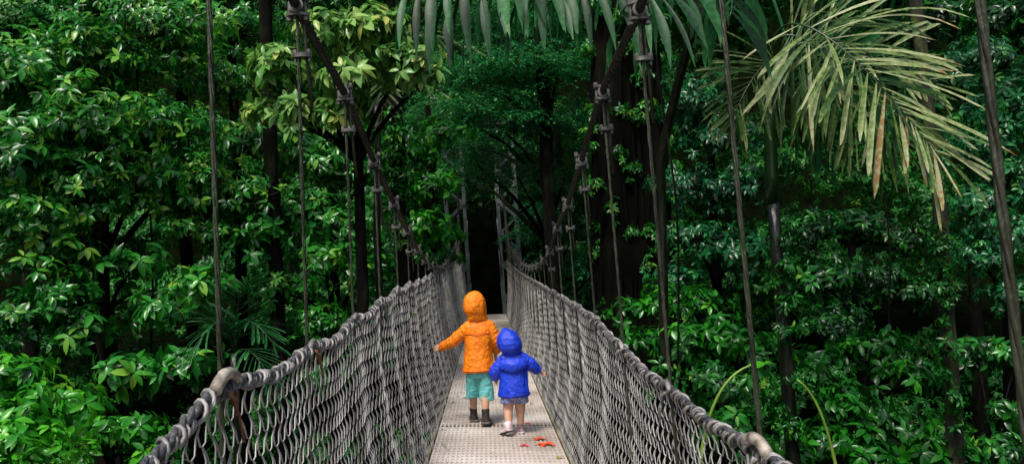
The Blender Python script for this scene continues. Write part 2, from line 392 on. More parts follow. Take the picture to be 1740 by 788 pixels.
# wire mesh sides
def net_point(s, Y, t):
    a, b = rail(s, Y), dedge(s, Y); a = a + Vector((0, 0, -.03))
    p = a.lerp(b, t)
    k = math.sin(math.pi * t)
    out = .035 * k if s < 0 else .05 * k
    ramp_ = min(1, max(0, (Y - 2.9) / 1.2))
    if s < 0: fold = .019 * ramp_ * math.sin(Y * 10.4 + .6 * math.sin(Y * 2.3) + t * .6) * (.45 + .55 * k)
    else: fold = .012 * math.sin(Y * 7.2 + 1.0 + t) * (.3 + .7 * k)
    p.x += s * (out + fold); p.y += .012 * math.sin(Y * 9 + t * 5)
    return p
def make_net(s, y0=.55, y1=26):
    V = []; rad = []; ids = []
    cols = []; Y = y0; j = 0; rows = 17; wires = []
    while Y < y1:
        pt = .033; near = Y < 10; w = []
        for i in range(0, rows + 1):
            yy = Y + (pt if (i + j) % 2 else 0)
            p = net_point(s, yy, i / rows); p.x += s * (.0045 if i % 2 else -.0045)
            if near and i:                      # slack strands hang almost straight, then hook round their neighbour
                a = w[-1]; up_ = (i + j) % 2
                m = a.lerp(p, .42); m.y = a.y + (p.y - a.y) * .16; m.x += s * .004 * (1 if i % 2 else -1)
                m2 = a.lerp(p, .86); m2.y = a.y + (p.y - a.y) * .50; m2.z -= .003
                w += [m, m2]
            w.append(p)
        wires.append(w); Y += pt; j += 1
    k = 4; allv = []; allf = []; base = 0
    for w in wires:
        P = np.array([tuple(q) for q in w]); n_ = len(P)
        T = norm(np.gradient(P, axis=0)); e1 = norm(np.cross(T, [1.0, 0, 0])); e2 = np.cross(T, e1)
        r = .0023 if P[0, 1] < 10 else .0026
        ang = np.arange(k) * 2 * math.pi / k
        ring = P[:, None] + r * (np.cos(ang)[None, :, None] * e1[:, None] + np.sin(ang)[None, :, None] * e2[:, None])
        allv.append(ring.reshape(-1, 3))
        i = np.arange(n_ - 1)[:, None] * k; c = np.arange(k)[None]; c2 = (c + 1) % k
        allf.append((np.stack([i + c, i + c2, i + k + c2, i + k + c], -1) + base).reshape(-1, 4)); base += n_ * k
    me = quad_mesh('side_net', np.concatenate(allv), np.concatenate(allf))
    o = link('side_net', me, m_net); adopt(o, bridge); return o
make_net(-1); make_net(1)

def helix(mb, path, y0, y1, rad, pitch, r, n=5, phase=0, per=9):
    m = int((y1 - y0) / pitch * per); pts = []
    for i in range(m + 1):
        Y = y0 + (y1 - y0) * i / m; c = path(Y); a = phase + 2 * math.pi * (Y - y0) / pitch
        pts.append(c + Vector((math.cos(a) * rad, 0, math.sin(a) * rad)))
    mb.tube(pts, r, n)
for s in (-1, 1):
    g = MB()
    for k in range(3): helix(g, lambda Y: rail(s, Y), .3, 9, .0062, .13, .0075, 6, k * 2.09, 8)
    g.tube([rail(s, 9 + .22 * i) for i in range(78)], .013, 6)
    hr = part(g, 'hand_cable', m_rope)
    g = MB()
    def lash(Y): return rail(s, Y) + Vector((.004 * math.sin(Y * 47), 0, -.007 + .005 * math.sin(Y * 31)))
    helix(g, lash, .3, 8, .0165, .060, .0052, 5, 0, 9)
    helix(g, lambda Y: lash(Y) + Vector((0, .02, 0)), .3, 8, .0150, .049, .0034, 5, 2, 8)
    helix(g, lash, 8, 25.8, .019, .1, .006, 4, 0, 6)
    o = g.build('lashing', m_lash); o.parent = hr
    # main cable: twisted strands close by, plain far off
    cz = CZL if s < 0 else CZR
    def cable(Y): return Vector((s * (WR(Y) - .012), Y, cz(Y)))
    g = MB()
    for k in range(4): helix(g, cable, -2.5, 8, .0090, .20, .0100, 6, k * 1.571, 8)
    g.tube([cable(8 + .3 * i) for i in range(61)], .021, 8)
    part(g, 'main_cable', m_cable)
    for Y in SUS:
        if Y < .5 and s < 0 or Y < .5: continue
        jx = random.uniform(-.008, .008)
        top = cable(Y); bot = Vector((s * (WR(Y) + .015), Y, dedge(s, Y).z - .1))
        g = MB()
        if Y < 9:
            L = top.z - bot.z
            for k in range(3):
                pts = []
                m = int(L / .022)
                for i in range(m + 1):
                    t = i / m; c = top.lerp(bot, t); a = k * 2.094 + i * .55
                    pts.append(c + Vector((math.cos(a), math.sin(a), 0)) * .0032 + Vector((jx * math.sin(math.pi * t), 0, 0)))
                g.tube(pts, .0038, 5)
        else: g.tube([top, top.lerp(bot, .5) + Vector((jx, 0, 0)), bot], .0075, 6)
        if top.z - .3 > rail(s, Y).z + .1:           # returned tail of the wire rope
            a = top + Vector((.016, .012, -.02)); g.tube([top, a, a + Vector((.006, 0, -.16)), a + Vector((.014, .01, -.30 - .08 * random.random()))], .0065, 5)
        su = part(g, 'suspender', m_steel)
        g = MB()                                     # saddle clamp: plates and nuts around the main cable
        for dz in (-.028, .028):
            g.loft([(top + Vector((0, 0, dz + q)), .040, .026, (1, 0, 0), (0, 1, 0)) for q in (-.005, .005)])
        for sx in (-1, 1):
            g.tube([top + Vector((sx * .029, 0, -.05)), top + Vector((sx * .029, 0, .05))], .006, 6)
            for dz in (-.041, .041): g.tube([top + Vector((sx * .029, 0, dz - .007)), top + Vector((sx * .029, 0, dz + .007))], .012, 6)
        g.tube([top + Vector((0, -.03, 0)), top + Vector((0, .03, 0))], .027, 10)
        o = g.build('saddle_clamp', m_clamp, None, False); o.parent = su
        if top.z - .3 > rail(s, Y).z:
            g = MB(); c = top + Vector((.008, .004, -.17))
            g.loft([(c + Vector((0, 0, q)), .034, .018, (1, 0, 0), (0, 1, 0)) for q in (-.007, .007)])
            for sx in (-1, 1):
                g.tube([c + Vector((sx * .024, 0, -.022)), c + Vector((sx * .024, 0, .022))], .005, 6)
                g.tube([c + Vector((sx * .024, 0, .008)), c + Vector((sx * .024, 0, .02))], .010, 6)
            o = g.build('wire_clip', m_clamp, None, False); o.parent = su
        # sleeve and tie where the suspender meets the hand cable
        r0 = rail(s, Y); g = MB(); h = .07 if Y < 1.9 or Y > 99 else .045
        pts = []
        for i in range(9):
            a = -1 + 2 * i / 8; q = rail(s, Y + a * h); pts.append(q + Vector((-s * .010, 0, .020 * (1 - a * a) + (.008 if Y < 1.9 else -.002))))
        g.tube(pts, (.0145 if Y < 1.9 else .010), 9)
        o = g.build('sleeve', m_sleeve if Y < 1.9 else m_lash); o.parent = su
        g = MB(); q = r0 + Vector((-s * .022, 0, -.02))
        for k in range(3): g.tube([q + Vector((0, -.03 + .012 * k, .01)), q + Vector((-s * .01, 0, -.012 - .01 * k)), q + Vector((0, .035, .004 - .01 * k))], .004, 5)
        g.tube([q + Vector((0, .0, -.01)), q + Vector((-s * .008, .02, -.05)), q + Vector((-s * .008, .045 + .03 * random.random(), -.09 - .05 * random.random()))], .0038, 5)
        o = g.build('tie_wire', m_rust if s < 0 and Y < 3 else m_lash); o.parent = su

# portal tower: two lattice legs
for s in (-1, 1):
    g = MB(); xi, xo = .58 * s, 1.2 * s; yt = 26.1; zt = 5.2
    ub = ground_z(xo, yt)
    for x in (xi, xo):
        for y in (yt, yt + .55): g.beam((x, y, -1.7), (x, y, zt), .11, .08)
    z = -1.3; k = 0
    while z < zt - .5:
        a, b = (xi, xo) if k % 2 else (xo, xi)
        for y in (yt - .045, yt + .6): g.beam((a, y, z), (b, y, z + .55), .05, .03)
        for x in (xi - s * .06, xo + s * .06):
            y0_, y1_ = (yt, yt + .55) if k % 2 else (yt + .55, yt)
            g.beam((x, y0_, z), (x, y1_, z + .55), .03, .045)
        g.box(((a + b) / 2 + (a - b) * .42, yt - .065, z), (.09, .006, .09)); z += .55; k += 1
    part(g, 'lattice_tower_leg', m_tower, smooth=False)
g = MB(); g.beam((-1.25, 26.36, 5.3), (1.25, 26.36, 5.3), .2, .5); part(g, 'portal_beam', m_tower, smooth=False)

# ------------------------------------------------------------------ fallen leaves and petals on the deck
def fallen(name, label, px, py, size, mat, group=None, kind='leaf', cat='leaf'):
    # meet the ray with the deck plane
    d = M @ Vector((px - PW / 2, PH / 2 - py, -F)); k = -1.262 / d.z; p = d * k
    t = (p.x - DL(p.y)) / (DR(p.y) - DL(p.y)); p.z = DZL(p.y) + (DZR(p.y) - DZL(p.y)) * t + .013
    g = MB(); a0 = random.random() * 6.28; L = Leaves()
    ds = [a0] if kind == 'leaf' else [a0, a0 + 1.2, a0 + 2.6, a0 + 4.2]
    for a in ds:
        L.add(T_BROAD, np.array([[0, 0, .002]]) if kind != 'leaf' else np.array([[-.5 * size * math.cos(a), -.5 * size * math.sin(a), .006]]), np.array([[math.cos(a), math.sin(a), .22]]), np.array([[0, 0, 1.0]]), [size], [random.random()], [1.3])
    me = L.mesh(name); o = link(name, me, mat); o.location = p
    return tag(o, label, cat, group)
def flat_mat(name, c1, c2, rough=.5): return noise_mat(name, [(.35, c1), (.65, c2)], 30, rough)
m_red = flat_mat('red_petal', (.55, .03, .01), (.85, .13, .02)); m_pinkred = flat_mat('pink_petal', (.5, .03, .06), (.75, .12, .12))
m_dead = flat_mat('dead_leaf', (.02, .012, .008), (.09, .045, .025)); m_yel = flat_mat('yellow_leaf', (.30, .24, .03), (.45, .38, .06)); m_brn = flat_mat('tan_leaf', (.25, .10, .03), (.4, .2, .08))
fallen('fallen_flower', 'large orange red blossom lying in the lower right of the deck', 928, 750, .085, m_red, kind='flower', cat='flower')
fallen('fallen_flower', 'smaller orange petal lying just above the large red blossom', 916, 742, .06, m_red, kind='flower', cat='flower')
fallen('fallen_flower', 'flat pale red petals lying between the blue child and the large blossom', 892, 754, .05, m_pinkred, kind='flower', cat='flower')
fallen('fallen_flower', 'crimson petal lying beside the right shoe of the child in blue', 897, 717, .045, m_pinkred, kind='flower', cat='flower')
fallen('fallen_leaf', 'yellow and brown leaf at the right deck edge near the bottom', 952, 772, .07, m_yel)
fallen('fallen_leaf', 'pale yellow leaf near the right edge above the blossoms', 919, 689, .045, m_yel)
fallen('fallen_leaf', 'tan leaf lying to the right behind the child in blue', 903, 683, .05, m_brn)
fallen('fallen_leaf', 'curled dark leaf on the deck left of the orange jacket child\'s boots', 791, 680, .06, m_dead)
for px, py in [(random.uniform(735 + (788 - yy_) * .28, 765 + (788 - yy_) * .22) if k_ % 3 else random.uniform(930 - (788 - yy_) * .36, 955 - (788 - yy_) * .38), yy_) for k_ in range(26) for yy_ in [random.uniform(570, 782)]] + list(((763, 731), (792, 736), (745, 738), (757, 720), (765, 688), (766, 697), (774, 641), (769, 652), (781, 617), (900, 655), (905, 648), (946, 771), (870, 640), (884, 610))):
    fallen('fallen_leaf', 'small dark dead leaf scattered along the edge of the grating', px, py, random.uniform(.02, .04), m_dead, 'small dead leaves on the deck')

# ------------------------------------------------------------------ children
def remeshed(mb, name, mat, parent, vox, sm=4, wrinkle=0.0, wscale=.08):
    o = mb.build(name, mat, None); o.parent = parent
    m = o.modifiers.new('join', 'REMESH'); m.mode = 'VOXEL'; m.voxel_size = vox; m.use_smooth_shade = True
    m = o.modifiers.new('soft', 'SMOOTH'); m.iterations = sm; m.factor = .5
    if wrinkle:
        t = bpy.data.textures.new(name + '_folds', 'CLOUDS'); t.noise_scale = wscale; t.noise_depth = 2
        m = o.modifiers.new('folds', 'DISPLACE'); m.texture = t; m.strength = wrinkle; m.mid_level = .5; m.texture_coords = 'LOCAL'
    return o
def cloth_mat(name, c, c2, rough=.45, scale=14, bump=.5):
    return noise_mat(name, [(.3, c2), (.6, c)], scale, rough, bump=bump, detail=3, dist=1.5, bscale=scale * 2.2)
m_skin = noise_mat('skin', [(.3, (.52, .27, .17)), (.7, (.68, .40, .28))], 9, .5)
m_orange = cloth_mat('orange_shell', (1.0, .27, .002), (.95, .19, .002), .55)
m_blue = cloth_mat('blue_shell', (.012, .06, .72), (.008, .03, .50), .5)
m_teal = cloth_mat('teal_cotton', (.17, .60, .58), (.11, .46, .46), .7, 10)
m_denim = noise_mat('floral_denim', [(.35, (.05, .09, .30)), (.5, (.16, .22, .45)), (.62, (.4, .38, .5))], 45, .8)
m_boot = noise_mat('brown_boot', [(.4, (.012, .008, .006)), (.65, (.05, .032, .022))], 35, .6, bump=.5)
m_sole = noise_mat('sole', [(.4, (.02, .016, .013)), (.6, (.05, .04, .03))], 30, .7)
m_trim = noise_mat('boot_rand', [(.4, (.22, .18, .14)), (.6, (.36, .31, .26))], 30, .7)
m_pshoe = noise_mat('pale_shoe', [(.35, (.60, .42, .46)), (.6, (.82, .74, .76))], 26, .5)
m_mauve = noise_mat('mauve_shoe', [(.4, (.16, .09, .11)), (.6, (.42, .28, .32))], 30, .6)
m_hair = noise_mat('hair', [(.4, (.08, .045, .02)), (.6, (.2, .12, .06))], 30, .6)
m_eye = noise_mat('eye', [(.4, (.02, .012, .01)), (.6, (.03, .02, .015))], 30, .2)

def hand(mb, w, d, side, spread, size, curl=.25):
    """w wrist, d pointing direction, side = thumb direction; palm, four fingers and thumb"""
    w, d = Vector(w), Vector(d).normalized(); th = Vector(side); th = (th - d * th.dot(d)).normalized(); nrm = d.cross(th)
    pl = size * .5
    for k in range(4):
        o = (k - 1.5) * size * .14
        mb.cap(w + th * o * .6, w + d * pl + th * o, size * .10, size * .095, 8)
        fl = size * (.46, .50, .45, .36)[3 - k] if True else 0
        a = w + d * pl + th * o * 1.05; b = a + (d + th * o * spread / size + nrm * curl * .5).normalized() * fl * .5
        c = b + (d + th * o * spread / size + nrm * curl * 1.5).normalized() * fl * .5
        mb.cap(a, b, size * .068, size * .062, 8); mb.cap(b, c, size * .062, size * .05, 8)
    a = w + d * pl * .3 + th * size * .24; b = a + (d * .7 + th * .7).normalized() * size * .24
    mb.cap(w + d * pl * .1 + th * size * .1, a, size * .09, size * .08, 8); mb.cap(a, b, size * .08, size * .062, 8); mb.cap(b, b + (d * .9 + th * .3).normalized() * size * .18, size * .062, size * .05, 8)

def shoe(parent, ankle_x, y, z, L, yaw, pitch, upper, sole, name='boot', ankle_h=.09, rnd=None):
    """shoe with its heel at the origin, toe along +Y before the turn"""
    u = MB(); h = ankle_h; w = L * .2
    u.loft([((0, -L * .22, L * .10), w * .7, L * .06, (1, 0, 0), (0, 0, 1)), ((0, -L * .16, L * .16), w * .98, L * .15, (1, 0, 0), (0, 0, 1)), ((0, 0, L * .17), w, L * .17, (1, 0, 0), (0, 0, 1)),
            ((0, L * .25, L * .15), w * 1.05, L * .15, (1, 0, 0), (0, 0, 1)), ((0, L * .5, L * .12), w * 1.1, L * .11, (1, 0, 0), (0, 0, 1)), ((0, L * .7, L * .10), w * .85, L * .08, (1, 0, 0), (0, 0, 1)), ((0, L * .77, L * .09), w * .4, L * .04, (1, 0, 0), (0, 0, 1))])
    u.loft([((0, -L * .01, L * .1), w * .95, L * .23, (1, 0, 0), (0, 1, 0)), ((0, -.0, h * .75), w * .86, L * .21, (1, 0, 0), (0, 1, 0)), ((0, -L * .01, h), w * .95, L * .23, (1, 0, 0), (0, 1, 0)), ((0, -L * .01, h + .008), w * .8, L * .19, (1, 0, 0), (0, 1, 0))])
    o = remeshed(u, name, upper, parent, .006, 2)
    s_ = MB(); prof = [(-.25, .55), (-.2, .9), (-.05, 1), (.2, .95), (.45, 1.12), (.65, .95), (.77, .55)]
    b = 0; V = []
    for zt in (0, L * .07):
        for yy, ww in prof: V.append((-w * ww * 1.08, yy * L, zt))
        for yy, ww in reversed(prof): V.append((w * ww * 1.08, yy * L, zt))
    n = len(prof) * 2; s_.v = V
    s_.f = [tuple(range(n - 1, -1, -1)), tuple(range(n, 2 * n))] + [(i, (i + 1) % n, n + (i + 1) % n, n + i) for i in range(n)]
    so = s_.build('sole', sole, None, False); so.parent = o
    if rnd:
        r_ = MB(); r_.v = [(x * 1.02, y_ * 1.01 , z_ + L * .072 if z_ == 0 else z_ + L * .03) for x, y_, z_ in V]; r_.f = s_.f[:]
        q = r_.build('rand', rnd, None, False); q.parent = o
    o.location = (ankle_x, y, z); o.rotation_euler = (pitch, 0, yaw)
    # child parts follow the upper
    return o
def garment_seam(mb, p, r): mb.tube(p, r, 5)

# -- older child, orange jacket
def deck_z(x, y): t = (x - DL(y)) / (DR(y) - DL(y)); return DZL(y) + (DZR(y) - DZL(y)) * t + .010
bp = at(812, 711, 6.62); boy = empty('person', (bp.x, 6.62, deck_z(bp.x, 6.62)))
tag(boy, 'child walking away in an orange hooded rain jacket and teal shorts', 'person')
b = MB()
b.ball((.035, .0, 1.01), (.068, .080, .092)); b.cap((.045, -.005, .86), (.037, .0, .95), .032, .032)
b.loft([((.03, 0, .44), .09, .07, (1, 0, 0), (0, 1, 0)), ((.035, 0, .52), .095, .072, (1, 0, 0), (0, 1, 0)), ((.045, 0, .62), .085, .065, (1, 0, 0), (0, 1, 0)), ((.055, 0, .74), .097, .068, (1, 0, 0), (0, 1, 0)), ((.06, 0, .84), .085, .055, (1, 0, 0), (0, 1, 0)), ((.055, 0, .88), .04, .04, (1, 0, 0), (0, 1, 0))])
b.cap((-.02, 0, .83), (-.17, .05, .715), .034, .028); b.cap((-.17, .05, .715), (-.285, .11, .662), .028, .020)
b.cap((.14, 0, .83), (.20, .0, .70), .034, .028); b.cap((.20, .0, .70), (.185, .09, .575), .028, .020)
hand(b, (-.29, .112, .66), (-1, .42, -.12), (0, .3, 1), 3, .085)
hand(b, (.185, .095, .565), (-.05, .25, -1), (-.3, 1, 0), 1, .085, .5)
b.cap((-.015, .0, .46), (-.03, .085, .27), .062, .042); b.cap((-.03, .085, .27), (-.035, .165, .06), .040, .026)
b.cap((.08, .0, .46), (.075, -.01, .26), .062, .042); b.cap((.075, -.01, .26), (.068, -.075, .075), .040, .026)
for sx in (-1, 1): b.ball((.035 + sx * .068, .0, 1.0), (.008, .016, .02), 8)
b.ball((.035, .083, .995), (.010, .012, .013), 8)
body = remeshed(b, 'body', m_skin, boy, .0048, 2)
e = MB()
for sx in (-1, 1): e.ball((.035 + sx * .026, .073, 1.012), (.009, .006, .006), 8)
o = e.build('eyes', m_eye); o.parent = body
e = MB(); e.cap((.018, .073, .965), (.052, .073, .965), .004, .004, 6); o = e.build('mouth', flat_mat('lips', (.4, .12, .1), (.5, .18, .15))); o.parent = body
h = MB(); h.ball((.035, -.008, 1.022), (.073, .080, .090)); o = remeshed(h, 'hair', m_hair, boy, .006, 2)
j = MB(); A = (1, 0, 0); B = (0, 1, 0)
j.loft([((.030, 0, .445), .132, .098, A, B), ((.032, 0, .46), .136, .100, A, B), ((.034, 0, .56), .126, .094, A, B), ((.040, 0, .64), .118, .088, A, B), ((.05, 0, .74), .124, .088, A, B), ((.058, 0, .82), .122, .080, A, B), ((.06, 0, .865), .10, .066, A, B), ((.055, 0, .90), .058, .055, A, B)], .13)
j.cap((-.015, 0, .835), (-.03, .005, .825), .056, .056); j.sleeve((-.015, 0, .835), (-.18, .052, .710), .060, .050); j.cap((-.172, .05, .714), (-.18, .052, .71), .046, .046); j.sleeve((-.172, .05, .714), (-.282, .109, .667), .050, .038)
j.cap((.12, 0, .835), (.135, 0, .83), .056, .056); j.sleeve((.13, 0, .835), (.207, .0, .70), .060, .052); j.cap((.207, .0, .70), (.208, .002, .695), .048, .048); j.sleeve((.207, .0, .70), (.190, .082, .60), .052, .040)
# hood: back shell, open face on the far side
j.loft([((.053, -.012, .885), .082, .066, A, B), ((.046, -.012, .925), .082, .082, A, B), ((.035, -.014, .965), .094, .100, A, B), ((.032, -.014, 1.01), .096, .106, A, B), ((.032, -.010, 1.06), .090, .102, A, B), ((.033, -.006, 1.098), .073, .086, A, B), ((.035, -.004, 1.126), .044, .056, A, B), ((.036, -.006, 1.138), .012, .018, A, B)], .13)
jk = remeshed(j, 'jacket', m_orange, boy, .0062, 3, .006, .05)
# hood opening rim and seams
g = MB(); g.tube([(.035 + .070 * math.cos(a), .082 - .01 * math.cos(2 * a), 1.005 + .088 * math.sin(a)) for a in [i * math.pi / 12 for i in range(25)]], .008, 6)
o = g.build('hood_rim', m_orange); o.parent = jk
m_oseam = flat_mat('orange_seam', (.78, .11, .002), (.9, .15, .003)); m_bseam = flat_mat('blue_seam', (.004, .012, .28), (.008, .02, .36))
def ring(cx, cy, z, rx, ry, a0, a1, n=20, dz=0): return [(cx + rx * math.cos(a0 + (a1 - a0) * i / n), cy + ry * math.sin(a0 + (a1 - a0) * i / n), z + dz * math.sin(math.pi * i / n)) for i in range(n + 1)]
for pts_, r_ in ((ring(.05, 0, .775, .127, .094, math.pi, 2 * math.pi), .0035), (ring(.031, 0, .462, .139, .104, 0, 2 * math.pi, 30), .0045), ([(.034, -.100 + abs(z - 1.0) * .15, z) for z in (.93, .96, 1.0, 1.04, 1.07)], .003)):
    g = MB(); g.tube(pts_, r_, 5); o = g.build('seam', m_oseam); o.parent = jk
g = MB()
g.loft([((-.278, .107, .668), .037, .034, (0, .0, 1), (.36, .93, 0)), ((-.292, .114, .664), .036, .033, (0, 0, 1), (.36, .93, 0))]); o = g.build('cuff', m_oseam); o.parent = jk
s_ = MB()
s_.loft([((.03, 0, .55), .10, .078, A, B), ((.03, 0, .47), .106, .082, A, B), ((.03, .005, .43), .108, .082, A, B), ((.03, .01, .40), .104, .078, A, B)])
s_.loft([((-.018, .0, .45), .058, .066, A, B), ((-.026, .04, .34), .058, .064, A, B), ((-.032, .078, .235), .063, .066, A, B), ((-.033, .082, .222), .061, .064, A, B)])
s_.loft([((.082, .0, .45), .058, .066, A, B), ((.086, .005, .33), .060, .064, A, B), ((.088, .008, .215), .066, .066, A, B), ((.088, .008, .20), .064, .064, A, B)])
remeshed(s_, 'shorts', m_teal, boy, .0055, 2, .016, .05)
shoe(boy, -.037, .155, 0.0, .185, .06, 0, m_boot, m_sole, 'boot', .12, m_trim)
shoe(boy, .068, -.08, .014, .185, -.16, -.12, m_boot, m_sole, 'boot', .12, m_trim)

# -- younger child, blue jacket
bp = at(872, 728, 6.2); kid = empty('person', (bp.x, 6.2, deck_z(bp.x, 6.2)))
tag(kid, 'smaller child walking away in a bright blue hooded rain jacket and patterned shorts', 'person')
b = MB()
b.ball((.008, 0, .725), (.066, .076, .084)); b.cap((.03, 0, .60), (.012, 0, .67), .03, .03)
b.loft([((.025, 0, .28), .085, .068, A, B), ((.025, 0, .36), .088, .07, A, B), ((.03, 0, .45), .082, .064, A, B), ((.035, 0, .55), .085, .062, A, B), ((.035, 0, .61), .07, .05, A, B), ((.03, 0, .64), .034, .034, A, B)])
b.cap((.095, 0, .59), (.175, .01, .535), .03, .026); b.cap((.175, .01, .535), (.24, .045, .475), .026, .018)
b.cap((-.03, 0, .585), (-.115, .01, .50), .03, .026); b.cap((-.115, .01, .50), (-.115, .10, .435), .026, .018)
hand(b, (.24, .047, .473), (.8, .5, -.45), (-.1, .6, .6), 1, .072, .4)
hand(b, (-.115, .105, .43), (.05, .8, -.5), (.3, .2, 1), 1, .072, .6)
b.cap((-.02, 0, .31), (-.03, .01, .20), .052, .040); b.cap((-.03, .01, .20), (-.036, -.055, .075), .038, .026)
b.cap((.07, 0, .31), (.068, .035, .19), .052, .040); b.cap((.068, .035, .19), (.064, .06, .05), .038, .024)
for sx in (-1, 1): b.ball((.008 + sx * .066, 0, .715), (.008, .015, .018), 8)
b.ball((.008, .078, .712), (.010, .012, .012), 8)
body = remeshed(b, 'body', m_skin, kid, .0046, 2)
e = MB()
for sx in (-1, 1): e.ball((.008 + sx * .025, .070, .728), (.009, .006, .006), 8)
o = e.build('eyes', m_eye); o.parent = body
e = MB(); e.cap((-.006, .070, .682), (.022, .070, .682), .004, .004, 6); o = e.build('mouth', bpy.data.materials['lips']); o.parent = body
h = MB(); h.ball((.008, -.008, .735), (.070, .076, .082)); o = remeshed(h, 'hair', m_hair, kid, .006, 2)
j = MB()
j.loft([((.025, 0, .300), .122, .092, A, B), ((.025, 0, .315), .127, .095, A, B), ((.028, 0, .40), .116, .090, A, B), ((.033, 0, .50), .112, .086, A, B), ((.038, 0, .58), .114, .080, A, B), ((.038, 0, .625), .09, .064, A, B), ((.034, 0, .65), .055, .052, A, B)], .12)
j.cap((.09, 0, .60), (.10, 0, .60), .054, .054); j.sleeve((.09, 0, .60), (.18, .01, .54), .058, .052); j.cap((.176, .01, .542), (.18, .01, .54), .048, .048); j.sleeve((.176, .01, .542), (.234, .043, .482), .052, .038)
j.cap((-.02, 0, .60), (-.03, 0, .595), .054, .054); j.sleeve((-.02, 0, .60), (-.12, .01, .503), .058, .052); j.cap((-.118, .01, .505), (-.118, .012, .50), .048, .048); j.sleeve((-.118, .01, .505), (-.118, .087, .446), .052, .038)
j.loft([((.03, -.01, .635), .066, .062, A, B), ((.022, -.012, .66), .082, .084, A, B), ((.014, -.014, .69), .099, .102, A, B), ((.008, -.014, .73), .101, .106, A, B), ((.004, -.012, .775), .088, .098, A, B), ((-.002, -.010, .812), .062, .076, A, B), ((-.008, -.010, .838), .033, .045, A, B), ((-.014, -.012, .852), .010, .014, A, B)], .12)
j.cap((.055, -.01, .80), (.072, -.01, .822), .018, .008)
jk = remeshed(j, 'jacket', m_blue, kid, .0058, 3, .008, .05)
g = MB(); g.tube([(.008 + .072 * math.cos(a), .078, .728 + .082 * math.sin(a)) for a in [i * math.pi / 12 for i in range(25)]], .008, 6)
o = g.build('hood_rim', m_blue); o.parent = jk
g = MB()                                            # back yoke flap
n_ = 16
for rr, zz in ((0, .60), (.004, .555), (.016, .512)):
    pass
V = []
for zz, rr in ((.605, .004), (.56, .010), (.513, .018)):
    for i in range(n_ + 1):
        a = math.pi + math.pi * i / n_; V.append((.034 + (.114 + rr) * math.cos(a), (.082 + rr) * math.sin(a), zz - (.012 * math.sin(a * 3) if rr > .015 else 0)))
g.v = V; g.f = [(k * (n_ + 1) + i, k * (n_ + 1) + i + 1, (k + 1) * (n_ + 1) + i + 1, (k + 1) * (n_ + 1) + i) for k in range(2) for i in range(n_)]
o = g.build('yoke_flap', m_blue); o.parent = jk; sm = o.modifiers.new('thick', 'SOLIDIFY'); sm.thickness = .004
for pts_, r_ in ((ring(.026, 0, .316, .130, .098, 0, 2 * math.pi, 30), .004), ([(.008, -.104 + abs(z - .73) * .2, z) for z in (.67, .70, .73, .76, .79)], .003)):
    g = MB(); g.tube(pts_, r_, 5); o = g.build('seam', m_bseam); o.parent = jk
s_ = MB()
s_.loft([((.025, 0, .38), .095, .075, A, B), ((.025, 0, .31), .108, .084, A, B), ((.025, 0, .285), .110, .084, A, B)])
s_.loft([((-.022, 0, .32), .058, .068, A, B), ((-.03, .005, .265), .060, .068, A, B), ((-.031, .005, .253), .058, .066, A, B)])
s_.loft([((.072, 0, .32), .058, .068, A, B), ((.078, .01, .26), .060, .068, A, B), ((.078, .01, .245), .058, .066, A, B)])
remeshed(s_, 'shorts', m_denim, kid, .0055, 2, .012, .04)
g = MB(); g.cap((-.036, -.058, .095), (-.036, -.064, .075), .030, .030); o = remeshed(g, 'sock', m_pshoe, kid, .006, 2)
shoe(kid, -.036, -.065, .032, .14, .6, -.30, m_pshoe, m_sole, 'shoe', .075)
shoe(kid, .064, .06, .0, .14, -.15, 0, m_mauve, m_pshoe, 'shoe', .075)

# ------------------------------------------------------------------ palms
def blade(LV, root, d, up, L, w, g=.6, tint=.5, jag=True, st=9, tip=.85):
    """one palm leaflet: folded strip that bends under its own weight and ends ragged"""
    p = np.array(root, float); d = np.array(d, float); d /= np.linalg.norm(d); V = []; T = []
    k = L / (st - 1)
    for i in range(st):
        t = i / (st - 1)
        side = np.cross(d, up); side /= np.linalg.norm(side) + 1e-9; nrm = np.cross(side, d)
        ww = w * (.18 + .82 * min(1, t * 2.2)) * (1 if t < tip else (1 - (t - tip) / (1 - tip) * (.55 if tip > .8 else .8)))
        e1 = e2 = 0
        if i == st - 1 and jag: e1, e2 = random.uniform(-.6, .9) * k, random.uniform(-.9, .6) * k
        V += [p - side * ww * .5 + nrm * ww * .16 + d * e1, p.copy(), p + side * ww * .5 + nrm * ww * .16 + d * e2]
        tt = tint + (.3 * max(0, t - .7) / .3 if jag else 0); T += [tt, tt - .1, tt]
        p = p + d * k; d = d + np.array([0, 0, -1.0]) * g * k * (.4 + t * 1.2); d /= np.linalg.norm(d)
    Fq = []
    for i in range(st - 1):
        a = i * 3 + LV.n; Fq += [(a, a + 1, a + 4, a + 3), (a + 1, a + 2, a + 5, a + 4)]
    LV.V.append(np.array(V)); LV.F.append(np.array(Fq)); LV.T.append(np.clip(T, 0, 1)); LV.n += len(V)
def bez(pts, n):
    pts = [Vector(p) for p in pts]; out = []
    for i in range(n):
        t = i / (n - 1); q = pts
        while len(q) > 1: q = [q[k].lerp(q[k + 1], t) for k in range(len(q) - 1)]
        out.append(q[0])
    return out
